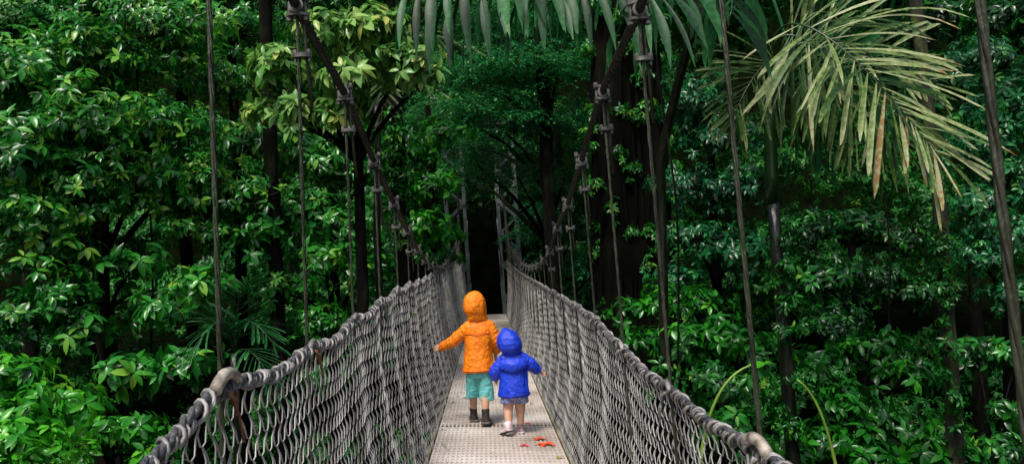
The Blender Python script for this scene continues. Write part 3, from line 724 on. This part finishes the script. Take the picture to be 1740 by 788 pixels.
def frond(parent, ctrl, n, L, w, mat, tint, ang=(80, 35), g=.8, keep=1.0, prof=None, rr=.014, tjit=.18, skip=.12, up=(0, 0, 1), lift=0, tip=.85):
    """rachis through ctrl points with leaflets on both sides"""
    rc = bez(ctrl, n + 1); mb = MB(); mb.tube(rc, [rr * (1 - .75 * i / n) for i in range(n + 1)], 6)
    ra = mb.build('rachis', m_stem); adopt(ra, parent)
    LV = Leaves(); up = Vector(up)
    for i in range(n):
        t = i / (n - 1)
        if t < skip: continue
        T_ = (rc[i + 1] - rc[i]).normalized(); sd = T_.cross(up).normalized(); nr = sd.cross(T_)
        a = R(ang[0] + (ang[1] - ang[0]) * t); l = L * ((.55 + .45 * math.sin(math.pi * min(1, t * .9 + .15))) if prof is None else prof(t))
        for sgn in (-1, 1):
            if random.random() > keep: continue
            ch = 1.0 if mat == 'dry' else .4
            if mat == 'dry' and random.random() < .10: continue
            aa = a + random.gauss(0, .17) * ch
            d = T_ * math.cos(aa) + sd * sgn * math.sin(aa) + nr * (lift + random.gauss(0, .22 * ch))
            blade(LV, rc[i], tuple(d), tuple(nr), l * random.uniform(.62 if ch == 1 else .8, 1.15), w * random.uniform(.5, 1.45), g * random.uniform(.4, 1.7), tint + random.gauss(0, tjit), tip=tip)
    o = link('frond', LV.mesh('frond'), LM[mat]); adopt(o, parent); ra.parent = o; ra.matrix_parent_inverse = Matrix(); 
    return o
def palm(name, label, base_xy, pts, r0, r1, bark=None):
    bx, by = base_xy; base = Vector((bx, by, ground_z(bx, by) - .2)); root = empty(name, base); tag(root, label, 'palm tree')
    mb = MB(); P = [base] + [Vector(p) for p in pts]; n = len(P)
    mb.tube(P, [r0 + (r1 - r0) * i / (n - 1) for i in range(n)], 12, True, .15); adopt(mb.build('trunk', bark or m_palmstem), root)
    return root

# pale weathered palm at upper right
pr = palm('palm_tree', 'slender palm with a large pale yellow green frond fanning out at the upper right', G(1345, 760, 7.2), [at(1345, 740, 7.2), at(1332, 560, 7.2), at(1320, 430, 7.2), at(1313, 330, 7.2)], .072, .055)
g = MB(); g.tube([at(1313, 345, 7.2), at(1311, 300, 7.2), at(1308, 220, 7.2), at(1310, 150, 7.15)], [.06, .066, .055, .04], 12); adopt(g.build('crownshaft', m_stem), pr)
tuft = at(1310, 150, 7.1)
def apt(px, py, Y): return at(px, py, Y)
FU = (.15, -1, .25)
frond(pr, [tuft, apt(1290, -30, 6.9), apt(1400, 15, 6.4), apt(1515, 165, 6.1), apt(1592, 262, 6.0)], 54, 1.12, .037, 'dry', .55, (128, 18), .55, 1, None, .013, .30, .36, FU, -.05)
frond(pr, [tuft, apt(1290, 0, 7.0), apt(1380, 40, 6.8), apt(1480, 160, 6.7), apt(1530, 240, 6.7)], 50, 1.1, .034, 'dry', .24, (130, 26), .7, .95, None, .012, .26, .34, FU, -.05)
frond(pr, [tuft, apt(1330, 40, 7.2), apt(1400, 90, 7.1), apt(1440, 180, 7.1), apt(1460, 240, 7.1)], 26, .85, .036, 'dry', .30, (115, 30), 1.0, .9, None, .013, .16, .25, FU, 0)
frond(pr, [tuft, apt(1330, 30, 7.2), apt(1430, 60, 7.0), apt(1520, 90, 6.8), apt(1600, 150, 6.8)], 30, .72, .034, 'dry', .35, (100, 25), .5, .9, None, .013, .14, .3, FU, .05)
frond(pr, [tuft, apt(1340, 70, 7.0), apt(1300, 90, 6.9), apt(1260, 150, 6.8), apt(1240, 220, 6.8)], 30, .65, .028, 'dry', .30, (75, 25), .8, .95, None, .012, .14, .2, FU, 0)
frond(pr, [tuft, apt(1360, 60, 7.4), apt(1480, 100, 7.6), apt(1580, 220, 7.8)], 26, .8, .05, 'palm', .35, (80, 25), .8, .9, None, .013, .14, .2, FU)
frond(pr, [tuft, apt(1330, 110, 7.5), apt(1380, 170, 7.6), apt(1420, 280, 7.7)], 22, .7, .045, 'palm', .4, (80, 25), .8, .9, None, .013, .14, .2, FU)

# palm overhanging from the top
pt_ = palm('palm_tree', 'dark green palm whose long drooping leaflets hang in from the top centre', G(1128, 700, 9.0), [at(1128, 560, 9), at(1125, 400, 9), at(1122, 270, 9), at(1150, 150, 8.6), at(1185, 20, 8.0), at(1190, -110, 7.4)], .065, .05)
hub = at(1190, -110, 7.4)
def hang(ctrl, n, L, tint, **k): return frond(pt_, ctrl, n, L * 1.22, .066, 'palm', tint, (88, 65), 4.5, 1, lambda t: 1.0 - .25 * abs(t - .6), .02, .16, .12, (0, -.3, 1), -.9, tip=.62, **k)
hang([hub, at(1080, -150, 6.0), at(900, -60, 5.4), at(770, -35, 5.2), at(680, -30, 5.2)], 21, .50, .42)
hang([hub, at(1080, -120, 6.6), at(900, -50, 6.2), at(800, -20, 6.0), at(720, -10, 6.0)], 16, .56, .10)
hang([hub, at(1150, -150, 6.2), at(1050, -50, 5.7), at(960, -25, 5.6), at(880, -20, 5.5)], 18, .52, .25)
hang([hub, at(1190, -130, 6.2), at(1170, -30, 5.8), at(1120, 0, 5.6), at(1060, 0, 5.5)], 16, .56, .38)
hang([hub, at(1230, -120, 6.6), at(1240, -30, 6.2), at(1250, 0, 6.0), at(1240, 30, 5.9)], 13, .52, .33)
hang([hub, at(1260, -170, 7.4), at(1400, -130, 7.6), at(1520, -60, 8), at(1580, -10, 8)], 20, .7, .3)

# small palm glimpsed behind the left suspenders
pl = palm('palm_tree', 'small understorey palm with pale narrow leaflets behind the left cable', G(640, 500, 9.6), [at(640, 400, 9.6), at(642, 260, 9.6), at(640, 170, 9.5)], .05, .04)
h2 = at(640, 165, 9.5)
for c3, c4, ti in (((700, 120), (755, 185), .55), ((590, 150), (560, 250), .6), ((660, 140), (640, 260), .4), ((720, 60), (830, 90), .6), ((560, 120), (500, 160), .3)):
    frond(pl, [h2, at((640 + c3[0]) / 2, c3[1] - 50, 9.3), at(c3[0], c3[1], 9.0), at(c4[0], c4[1], 8.8)], 18, .42, .035, 'dry', ti - .2, (70, 30), 1.4, .9, None, .009)
pl = palm('palm_tree', 'low dark palm with thin leaflets beside the near left suspender', G(400, 700, 7.4), [at(400, 660, 7.4), at(398, 600, 7.4)], .05, .04)
h3 = at(398, 600, 7.4)
for a_, b_ in (((430, 540), (470, 590)), ((360, 540), (320, 610)), ((410, 500), (430, 470)), ((440, 600), (480, 680)), ((380, 560), (350, 520))):
    frond(pl, [h3, at((398 + a_[0]) / 2, a_[1] - 20, 7.3), at(*a_, 7.2), at(*b_, 7.1)], 18, .34, .022, 'palm', .55, (65, 30), 1.0, .95, None, .007)
# arching green petioles on the right
for lab, pts in (('curved yellow green stem arching left beside the right hand net', [(1205, 690), (1225, 640), (1260, 615), (1300, 618)]), ('curved yellow green stem bending down to the bottom edge on the right', [(1355, 645), (1385, 665), (1412, 715), (1428, 830)])):
    Yp = 6.0; root_p = at(pts[0][0] if pts[0][0] < 1300 else pts[-1][0], 860, Yp)
    P = [at(x, y, Yp) for x, y in pts]
    if pts[0][0] < 1300: full = [P[0] + Vector((-.12, 0, -.5)), P[0] + Vector((-.06, 0, -.2))] + P
    else: full = [P[-1] + Vector((.05, 0, -.5)), P[-1]] + P[::-1][1:]
    e = empty('young_plant', full[0]); tag(e, lab, 'plant')
    g = MB(); cv = bez(full, 16); g.tube(cv, [.017 - .010 * i / 15 for i in range(16)], 8); adopt(g.build('stem', m_petiole), e)
    if pts[0][0] > 1300: continue
    LV = Leaves(); q = full[-1]
    for k in range(3): LV.add(T_BROAD, np.array([tuple(q)]), np.array([[random.uniform(-1, 1), random.uniform(-.6, .6), .1]]), np.array([[0, -.3, 1.0]]), [.15], [.6])
    adopt(link('leaves', LV.mesh('leaves'), LM['bright']), e)

# ------------------------------------------------------------------ trees
T_ = tree
T_('broadleaf_tree', 'large glossy leaved tree filling the upper left of the picture', 'tree', (G(150, 788, 10.5), at(170, 80, 10.5), .2, .07),
   C((50, 150, 9.2, 1.0), (170, 120, 9.6, .9), (285, 60, 9.8, .85), (50, 275, 8.7, .9), (170, 235, 9.0, .9), (290, 225, 9.6, .6), (150, 330, 9.0, .7), (60, 390, 8.6, .75), (245, 310, 9.4, .65), (330, 300, 9.6, .5), (200, 20, 10.2, .9), (110, 440, 8.8, .45)), 'mid', tb=.6, dens=1.15, leaf=.135, tv=.28)
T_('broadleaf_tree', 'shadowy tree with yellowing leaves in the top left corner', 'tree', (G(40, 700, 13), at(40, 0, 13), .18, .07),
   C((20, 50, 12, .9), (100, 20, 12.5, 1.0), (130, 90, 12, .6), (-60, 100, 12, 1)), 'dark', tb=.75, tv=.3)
T_('broadleaf_tree', 'dense tree standing directly behind the near left suspender', 'tree', (G(400, 788, 11.6), at(400, 90, 11.6), .16, .06),
   C((400, 60, 11.4, .8), (390, 150, 10.8, .7), (425, 250, 10.6, .7), (400, 340, 10.2, .75), (440, 410, 10.2, .6), (350, 400, 9.8, .5), (330, 350, 9.8, .5)), 'mid', tb=.5, leaf=.125, tv=.26)
T_('broadleaf_tree', 'shaded sapling with layered leaves below the big left tree', 'tree', (G(200, 830, 9), at(190, 520, 9), .07, .03),
   C((100, 500, 8.4, .45), (150, 560, 8.6, .45), (270, 530, 8.4, .35), (330, 490, 8.8, .4), (40, 540, 8.6, .5), (230, 450, 9.0, .4), (220, 640, 8.0, .4), (320, 620, 8.0, .35)), 'mid', tb=.45, dens=.95, leaf=.145)
T_('leafy_shrub', 'bright green shrub in the bottom left corner', 'shrub', (G(60, 900, 6.4), at(60, 790, 6.4), .05, .02),
   C((10, 640, 6.2, .32), (40, 690, 6.1, .35), (15, 750, 5.9, .4), (80, 770, 5.9, .3)), 'bright', tb=.55, leaf=.11, dens=1.3)
T_('leafy_shrub', 'green shrub lit at the lower left just outside the net', 'shrub', (G(190, 900, 6.8), at(180, 790, 6.8), .05, .02),
   C((150, 740, 6.6, .32), (220, 735, 6.8, .3), (250, 770, 6.6, .25), (130, 690, 7.0, .3)), 'bright', tb=.36, leaf=.12, dens=1.2)
T_('broadleaf_tree', 'tree with large pale yellow green leaves behind the upper left main cable', 'tree', (G(610, 788, 9.0), at(600, 60, 9.0), .12, .05),
   C((480, 120, 8.4, .42), (555, 60, 8.2, .45), (635, 50, 8.2, .42), (690, 105, 8.2, .38), (600, 130, 8.2, .4), (500, 195, 8.4, .38), (560, 195, 8.4, .3), (455, 190, 8.6, .3), (730, 130, 8.4, .22)), 'yellow', leaf=.17, tb=.5, dens=1.7)
T_('broadleaf_tree', 'mid green tree behind the left suspenders below the pale leaves', 'tree', (G(560, 788, 12.2), at(560, 250, 12.2), .15, .06),
   C((500, 270, 11.4, .6), (560, 290, 11.2, .6), (620, 300, 11.4, .6), (510, 370, 11, .7), (600, 390, 11, .7), (550, 450, 10.6, .6), (630, 470, 10.4, .5), (490, 500, 10.4, .5), (580, 230, 11.6, .5), (550, 550, 10, .45)), 'mid', leaf=.14, tb=.5)
T_('broadleaf_tree', 'bright leaved tree left of the dark gateway', 'tree', (G(735, 600, 15), at(730, 180, 15), .14, .05),
   C((700, 260, 13.6, .6), (735, 320, 13.4, .6), (710, 385, 13.2, .6), (755, 400, 14, .45), (690, 330, 13.6, .5), (750, 230, 14.2, .6), (760, 440, 15, .45), (640, 350, 12.8, .5)), 'bright', leaf=.15, tb=.28, dens=1.0)
T_('forest_tree', 'fine leaved tree hanging over the gateway in the centre', 'tree', (G(925, 640, 20), at(930, 60, 20), .22, .09),
   C((790, 130, 17, 1.1), (870, 130, 17, 1.2), (950, 120, 17, 1.1), (800, 250, 24, .9), (842, 235, 24, .8), (768, 300, 24.5, .55), (875, 255, 24, .7), (760, 190, 16.5, .8), (840, 210, 17, 1.1), (920, 220, 17.5, 1.1), (810, 280, 18, .7), (880, 300, 18.5, .8), (960, 300, 18.5, .8), (900, 60, 18, 1.2), (820, 50, 18, 1.2)), 'fine', 'spray', leaf=.085, tb=.5, dens=.55)
T_('forest_tree', 'dark fine leaved tree right of the lattice tower', 'tree', (G(950, 640, 24), at(950, 200, 24), .22, .09),
   C((930, 370, 22, 1.0), (975, 400, 21, .9), (900, 400, 23, .7), (1000, 330, 20, .9), (940, 450, 22, .8), (1010, 460, 19, .8)), 'fine', 'spray', leaf=.1, tb=.32, dens=.5)
T_('broadleaf_tree', 'tree filling the gap between the giant trunk and the pale palm', 'tree', (G(1210, 788, 12.6), at(1210, 200, 12.6), .14, .06),
   C((1180, 180, 12, .7), (1210, 240, 12, .7), (1160, 320, 12, .6), (1240, 330, 11.8, .7), (1180, 410, 11.8, .6), (1250, 430, 11.4, .6), (1150, 480, 11.5, .5)), 'fine', leaf=.11, tb=.2, dens=1.0)
T_('leafy_shrub', 'light green bush just beyond the right net at mid distance', 'shrub', (G(1120, 850, 9.6), at(1120, 620, 9.6), .07, .03),
   C((1070, 530, 10.2, .35), (1130, 510, 10, .4), (1190, 520, 9.6, .4), (1110, 580, 9.6, .4), (1170, 590, 9.0, .45), (1240, 580, 8.8, .4)), 'bright', leaf=.13, tb=.2)
T_('leafy_shrub', 'glossy bush low on the right between the net and the palm stem', 'shrub', (G(1230, 900, 8.4), at(1230, 720, 8.4), .06, .03),
   C((1200, 640, 8.0, .35), (1260, 660, 7.8, .35), (1240, 720, 7.6, .35), (1290, 600, 8.2, .3)), 'mid', leaf=.13, tb=.42)
T_('broadleaf_tree', 'mid height tree between the palm stem and the mossy trunk', 'tree', (G(1460, 850, 10.6), at(1450, 420, 10.6), .13, .05),
   C((1380, 400, 10.6, .6), (1460, 390, 10.6, .6), (1530, 420, 10.8, .6), (1400, 480, 10, .6), (1480, 480, 10, .6), (1550, 500, 10.2, .5), (1420, 560, 9.4, .5)), 'mid', leaf=.11, tb=.2)
T_('leafy_shrub', 'leafy bush at the lower right beside the mossy trunk', 'shrub', (G(1470, 920, 8.4), at(1460, 720, 8.4), .07, .03),
   C((1400, 620, 8.6, .38), (1480, 590, 8.6, .4), (1540, 640, 8.4, .35), (1440, 690, 8.0, .42), (1510, 720, 8.0, .42), (1400, 750, 7.8, .38), (1560, 770, 7.8, .3), (1340, 770, 7.6, .3), (1470, 770, 7.6, .35)), 'bright', leaf=.14, tb=.14, tv=.2)
T_('forest_tree', 'small leaved tree along the right edge behind the last cable', 'tree', (G(1700, 850, 10.6), at(1700, 200, 10.6), .15, .06),
   C((1660, 110, 10.4, .6), (1720, 180, 10, .7), (1680, 260, 9.8, .6), (1740, 300, 9.6, .6), (1670, 350, 9.6, .55), (1720, 400, 9.4, .6), (1660, 440, 9.6, .5), (1730, 500, 9.4, .5), (1780, 200, 9.6, .8)), 'fine', leaf=.10, tb=.42, dens=1.0)
T_('broadleaf_tree', 'dark large leaved tree in the top right corner', 'tree', (G(1640, 850, 13.5), at(1640, 60, 13.5), .16, .07),
   C((1600, 40, 13, 1.0), (1700, 30, 11, .6), (1500, 0, 13.5, 1.0), (1640, 140, 12.6, .8), (1760, 60, 11, .7)), 'mid', leaf=.18, tb=.15)
T_('leafy_shrub', 'shrub in the bottom right corner', 'shrub', (G(1710, 920, 8.2), at(1700, 790, 8.2), .05, .02),
   C((1700, 760, 8.0, .35), (1640, 780, 8.0, .25), (1740, 700, 8.2, .35), (1660, 600, 9.2, .4), (1730, 600, 9, .4)), 'mid', leaf=.13, tb=.35)

# bare-looking trunks
def bare(label, pts, r0, r1, mat, n=12, jit=.3, bulge=None):
    P = [Vector(p) for p in pts]; bx, by = P[0].x, P[0].y; base = Vector((bx, by, ground_z(bx, by) - .3))
    e = empty('forest_tree', base); tag(e, label, 'tree')
    allp = [base] + P + [P[-1] + Vector((0, .2, 5))]; q = []
    for a, b in zip(allp[:-1], allp[1:]):
        for k in range(4): q.append(a.lerp(b, k / 4))
    q.append(allp[-1]); m = len(q)
    g = MB(); g.tube(q, [(r0 + (r1 - r0) * i / m) for i in range(m)], n, True, jit); adopt(g.build('trunk', mat), e)
    LV = Leaves(); top = q[-1]
    for k in range(5): clump(LV, tuple(top + Vector((random.uniform(-1.5, 1.5), random.uniform(-1, 1.5), random.uniform(-.5, 1)))), 1.0, 'mid', .2, .6, .6, .4)
    adopt(link('crown', LV.mesh('crown'), LM['dark']), e)
    return e, q
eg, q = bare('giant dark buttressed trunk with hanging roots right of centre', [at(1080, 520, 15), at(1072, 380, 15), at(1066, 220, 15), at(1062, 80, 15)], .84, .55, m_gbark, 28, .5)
g = MB()
for k in range(16):                                   # strangler roots running down the bark
    a = -math.pi + k * math.pi / 15; off = random.uniform(-.2, .2); pts = []
    for i, c in enumerate(q[2:-3]):
        rr = (.84 + (.55 - .84) * (i + 2) / len(q)) * 1.04; aa = a + off * math.sin(i * .5 + k)
        pts.append(c + Vector((math.cos(aa) * rr, math.sin(aa) * rr, 0)))
    g.tube(pts, random.uniform(.025, .05), 6, True, .4)
adopt(g.build('root', m_gbark), eg)
LV = Leaves()
for k in range(48):
    zz = random.uniform(-2.5, 5.5); a = random.uniform(-math.pi, 0); rr = .78
    clump(LV, (at(1066, 220, 15).x + rr * math.cos(a), 15 + rr * math.sin(a), zz), .22, 'mid', .11, 1.0, 1, .55)
adopt(link('climbing_leaves', LV.mesh('climbing_leaves'), LM['mid']), eg)
bare('straight dark trunk left of the second left suspender', [at(474, 600, 10.2), at(462, 300, 10.2), at(452, 60, 10.2)], .10, .085, m_bark)
ec, qc = bare('dark trunk wrapped in climbing leaves behind the left main cable', [at(690, 500, 10.0), at(678, 300, 10.0), at(668, 160, 10.0), at(658, 0, 10)], .12, .10, m_bark)
LV = Leaves()
for k in range(40):
    c = qc[random.randrange(3, len(qc) - 3)]; clump(LV, (c.x + random.uniform(-.14, .14), c.y - .1, c.z + random.uniform(-.4, .4)), .14, 'mid', .10, 1.2, 1, .5)
adopt(link('climbing_leaves', LV.mesh('climbing_leaves'), LM['mid']), ec)
bare('mossy upright trunk at the right below the pale frond', [at(1625, 788, 7.6), at(1615, 620, 7.6), at(1603, 450, 7.6), at(1594, 330, 7.6)], .08, .058, m_moss, 14, .35)
bare('thin dark trunk behind the fine leaves right of the gateway', [at(940, 450, 17), at(930, 300, 17), at(922, 120, 17)], .16, .13, m_bark)
bare('thin trunk in the shade at the far left', [at(330, 600, 10.6), at(318, 430, 10.6), at(310, 200, 11)], .09, .07, m_bark)

for (x0, y0_, x1_, y1_, Yd, nn) in ((1345, 760, 1318, 380, 7.05, 16), (1628, 780, 1598, 380, 7.45, 22)):
    LV = Leaves()
    for k in range(nn):
        t = random.random(); c = at(x0 + (x1_ - x0) * t, y0_ + (y1_ - y0_) * t, Yd)
        clump(LV, (c.x + random.uniform(-.1, .1), c.y, c.z), .09, 'mid', .07, 1.0, 1, .35)
    e = link('climbing_vine', LV.mesh('climbing_vine'), LM['mid'])
    tag(e, 'small leaved climber on the dark palm stem' if x0 < 1400 else 'sparse climber growing up the mossy trunk at the right', 'vine')
# lianas
for k, (a, b_, Y) in enumerate((((1135, 150), (1150, 560), 8.4), ((1500, 330), (1515, 620), 9), ((835, 260), (842, 350), 22), ((1040, 100), (1050, 500), 13.5), ((240, 0), (250, 420), 9.6))):
    g = MB(); p, q_ = at(*a, Y), at(*b_, Y); top = p + Vector((0, 0, 3.5)); low = q_ + Vector((0, 0, -2))
    g.tube([top.lerp(low, i / 14) + Vector((.06 * math.sin(i * .9 + k), .04 * math.cos(i * 1.3), 0)) for i in range(15)], .012, 6)
    tag(g.build('liana', m_bark), 'thin dark liana hanging straight down among the leaves', 'vine', 'hanging lianas')

# far jungle that reads as one mass: front, sides, and leaves added above to block the sky
LV = Leaves()
def ok(c, r):
    x, y, z = c
    if y < 27.5 and abs(x) < 1.5 + r * .8 and -3.5 < z < 5.0: return False
    if abs(x) < 1.1 + r and z < 1.6 + r and y < 36: return False
    return True
def scatter(n, fx, r0, r1, leaf, tb, kind='mid', dens=.55):
    for _ in range(n):
        c = fx(); r = random.uniform(r0, r1)
        if ok(c, r): clump(LV, c, r, kind, leaf, dens, .6, tb + random.uniform(-.15, .15), .2)
def wall(): # curved wall of leaves beyond the gorge
    a = random.uniform(-1, 1); x = a * 19; y = 21 - 9 * abs(a) ** 1.5 + random.uniform(-1.2, 3); return (x, y + (6 if abs(x) < 1.8 else 0), random.uniform(-8, 10))
scatter(620, wall, .8, 1.4, .14, .62, dens=.55)
def back():
    return (random.uniform(-9, 9), random.uniform(27.5, 31), random.uniform(-1, 18))
scatter(200, back, .9, 1.5, .17, .6, dens=.5)
def sky_blocker(): return (random.uniform(-13, 13), random.uniform(15, 28), random.uniform(9, 12))  # clumps added overhead to keep sky light off the back layers
scatter(45, sky_blocker, 1.2, 1.9, .32, .4, dens=.5)
def lower(): a = random.uniform(-1, 1); return (a * 11 + math.copysign(1.8, a), random.uniform(7, 15), random.uniform(-8.5, -4.5))
scatter(150, lower, .8, 1.3, .2, .5, dens=.45)
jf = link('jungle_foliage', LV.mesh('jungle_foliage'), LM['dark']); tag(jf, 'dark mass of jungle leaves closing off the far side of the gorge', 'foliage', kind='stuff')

# ------------------------------------------------------------------ light
w = bpy.data.worlds.new('World'); scn.world = w; w.use_nodes = True; nt = w.node_tree
bg = nt.nodes['Background']; sky = nt.nodes.new('ShaderNodeTexSky'); sky.sky_type = 'NISHITA'; sky.sun_disc = False
EL, AZ = R(58), R(205)
sky.sun_elevation = EL; sky.sun_rotation = AZ; sky.dust_density = 4; sky.air_density = 1.2
nt.links.new(sky.outputs[0], bg.inputs[0]); bg.inputs[1].default_value = .15
sd = bpy.data.lights.new('sun', 'SUN'); sd.energy = 3.4; sd.angle = R(16); sd.color = (1, .96, .88)
so = bpy.data.objects.new('sun', sd); COL.objects.link(so)
dirv = Vector((math.sin(AZ) * math.cos(EL), math.cos(AZ) * math.cos(EL), math.sin(EL)))
so.rotation_euler = dirv.to_track_quat('Z', 'Y').to_euler(); so.location = dirv * 40
scn.view_settings.view_transform = 'Standard'; scn.view_settings.look = 'None'; scn.view_settings.exposure = 0
scn.cycles.max_bounces = 5; scn.cycles.diffuse_bounces = 2; scn.cycles.glossy_bounces = 2; scn.cycles.transmission_bounces = 2
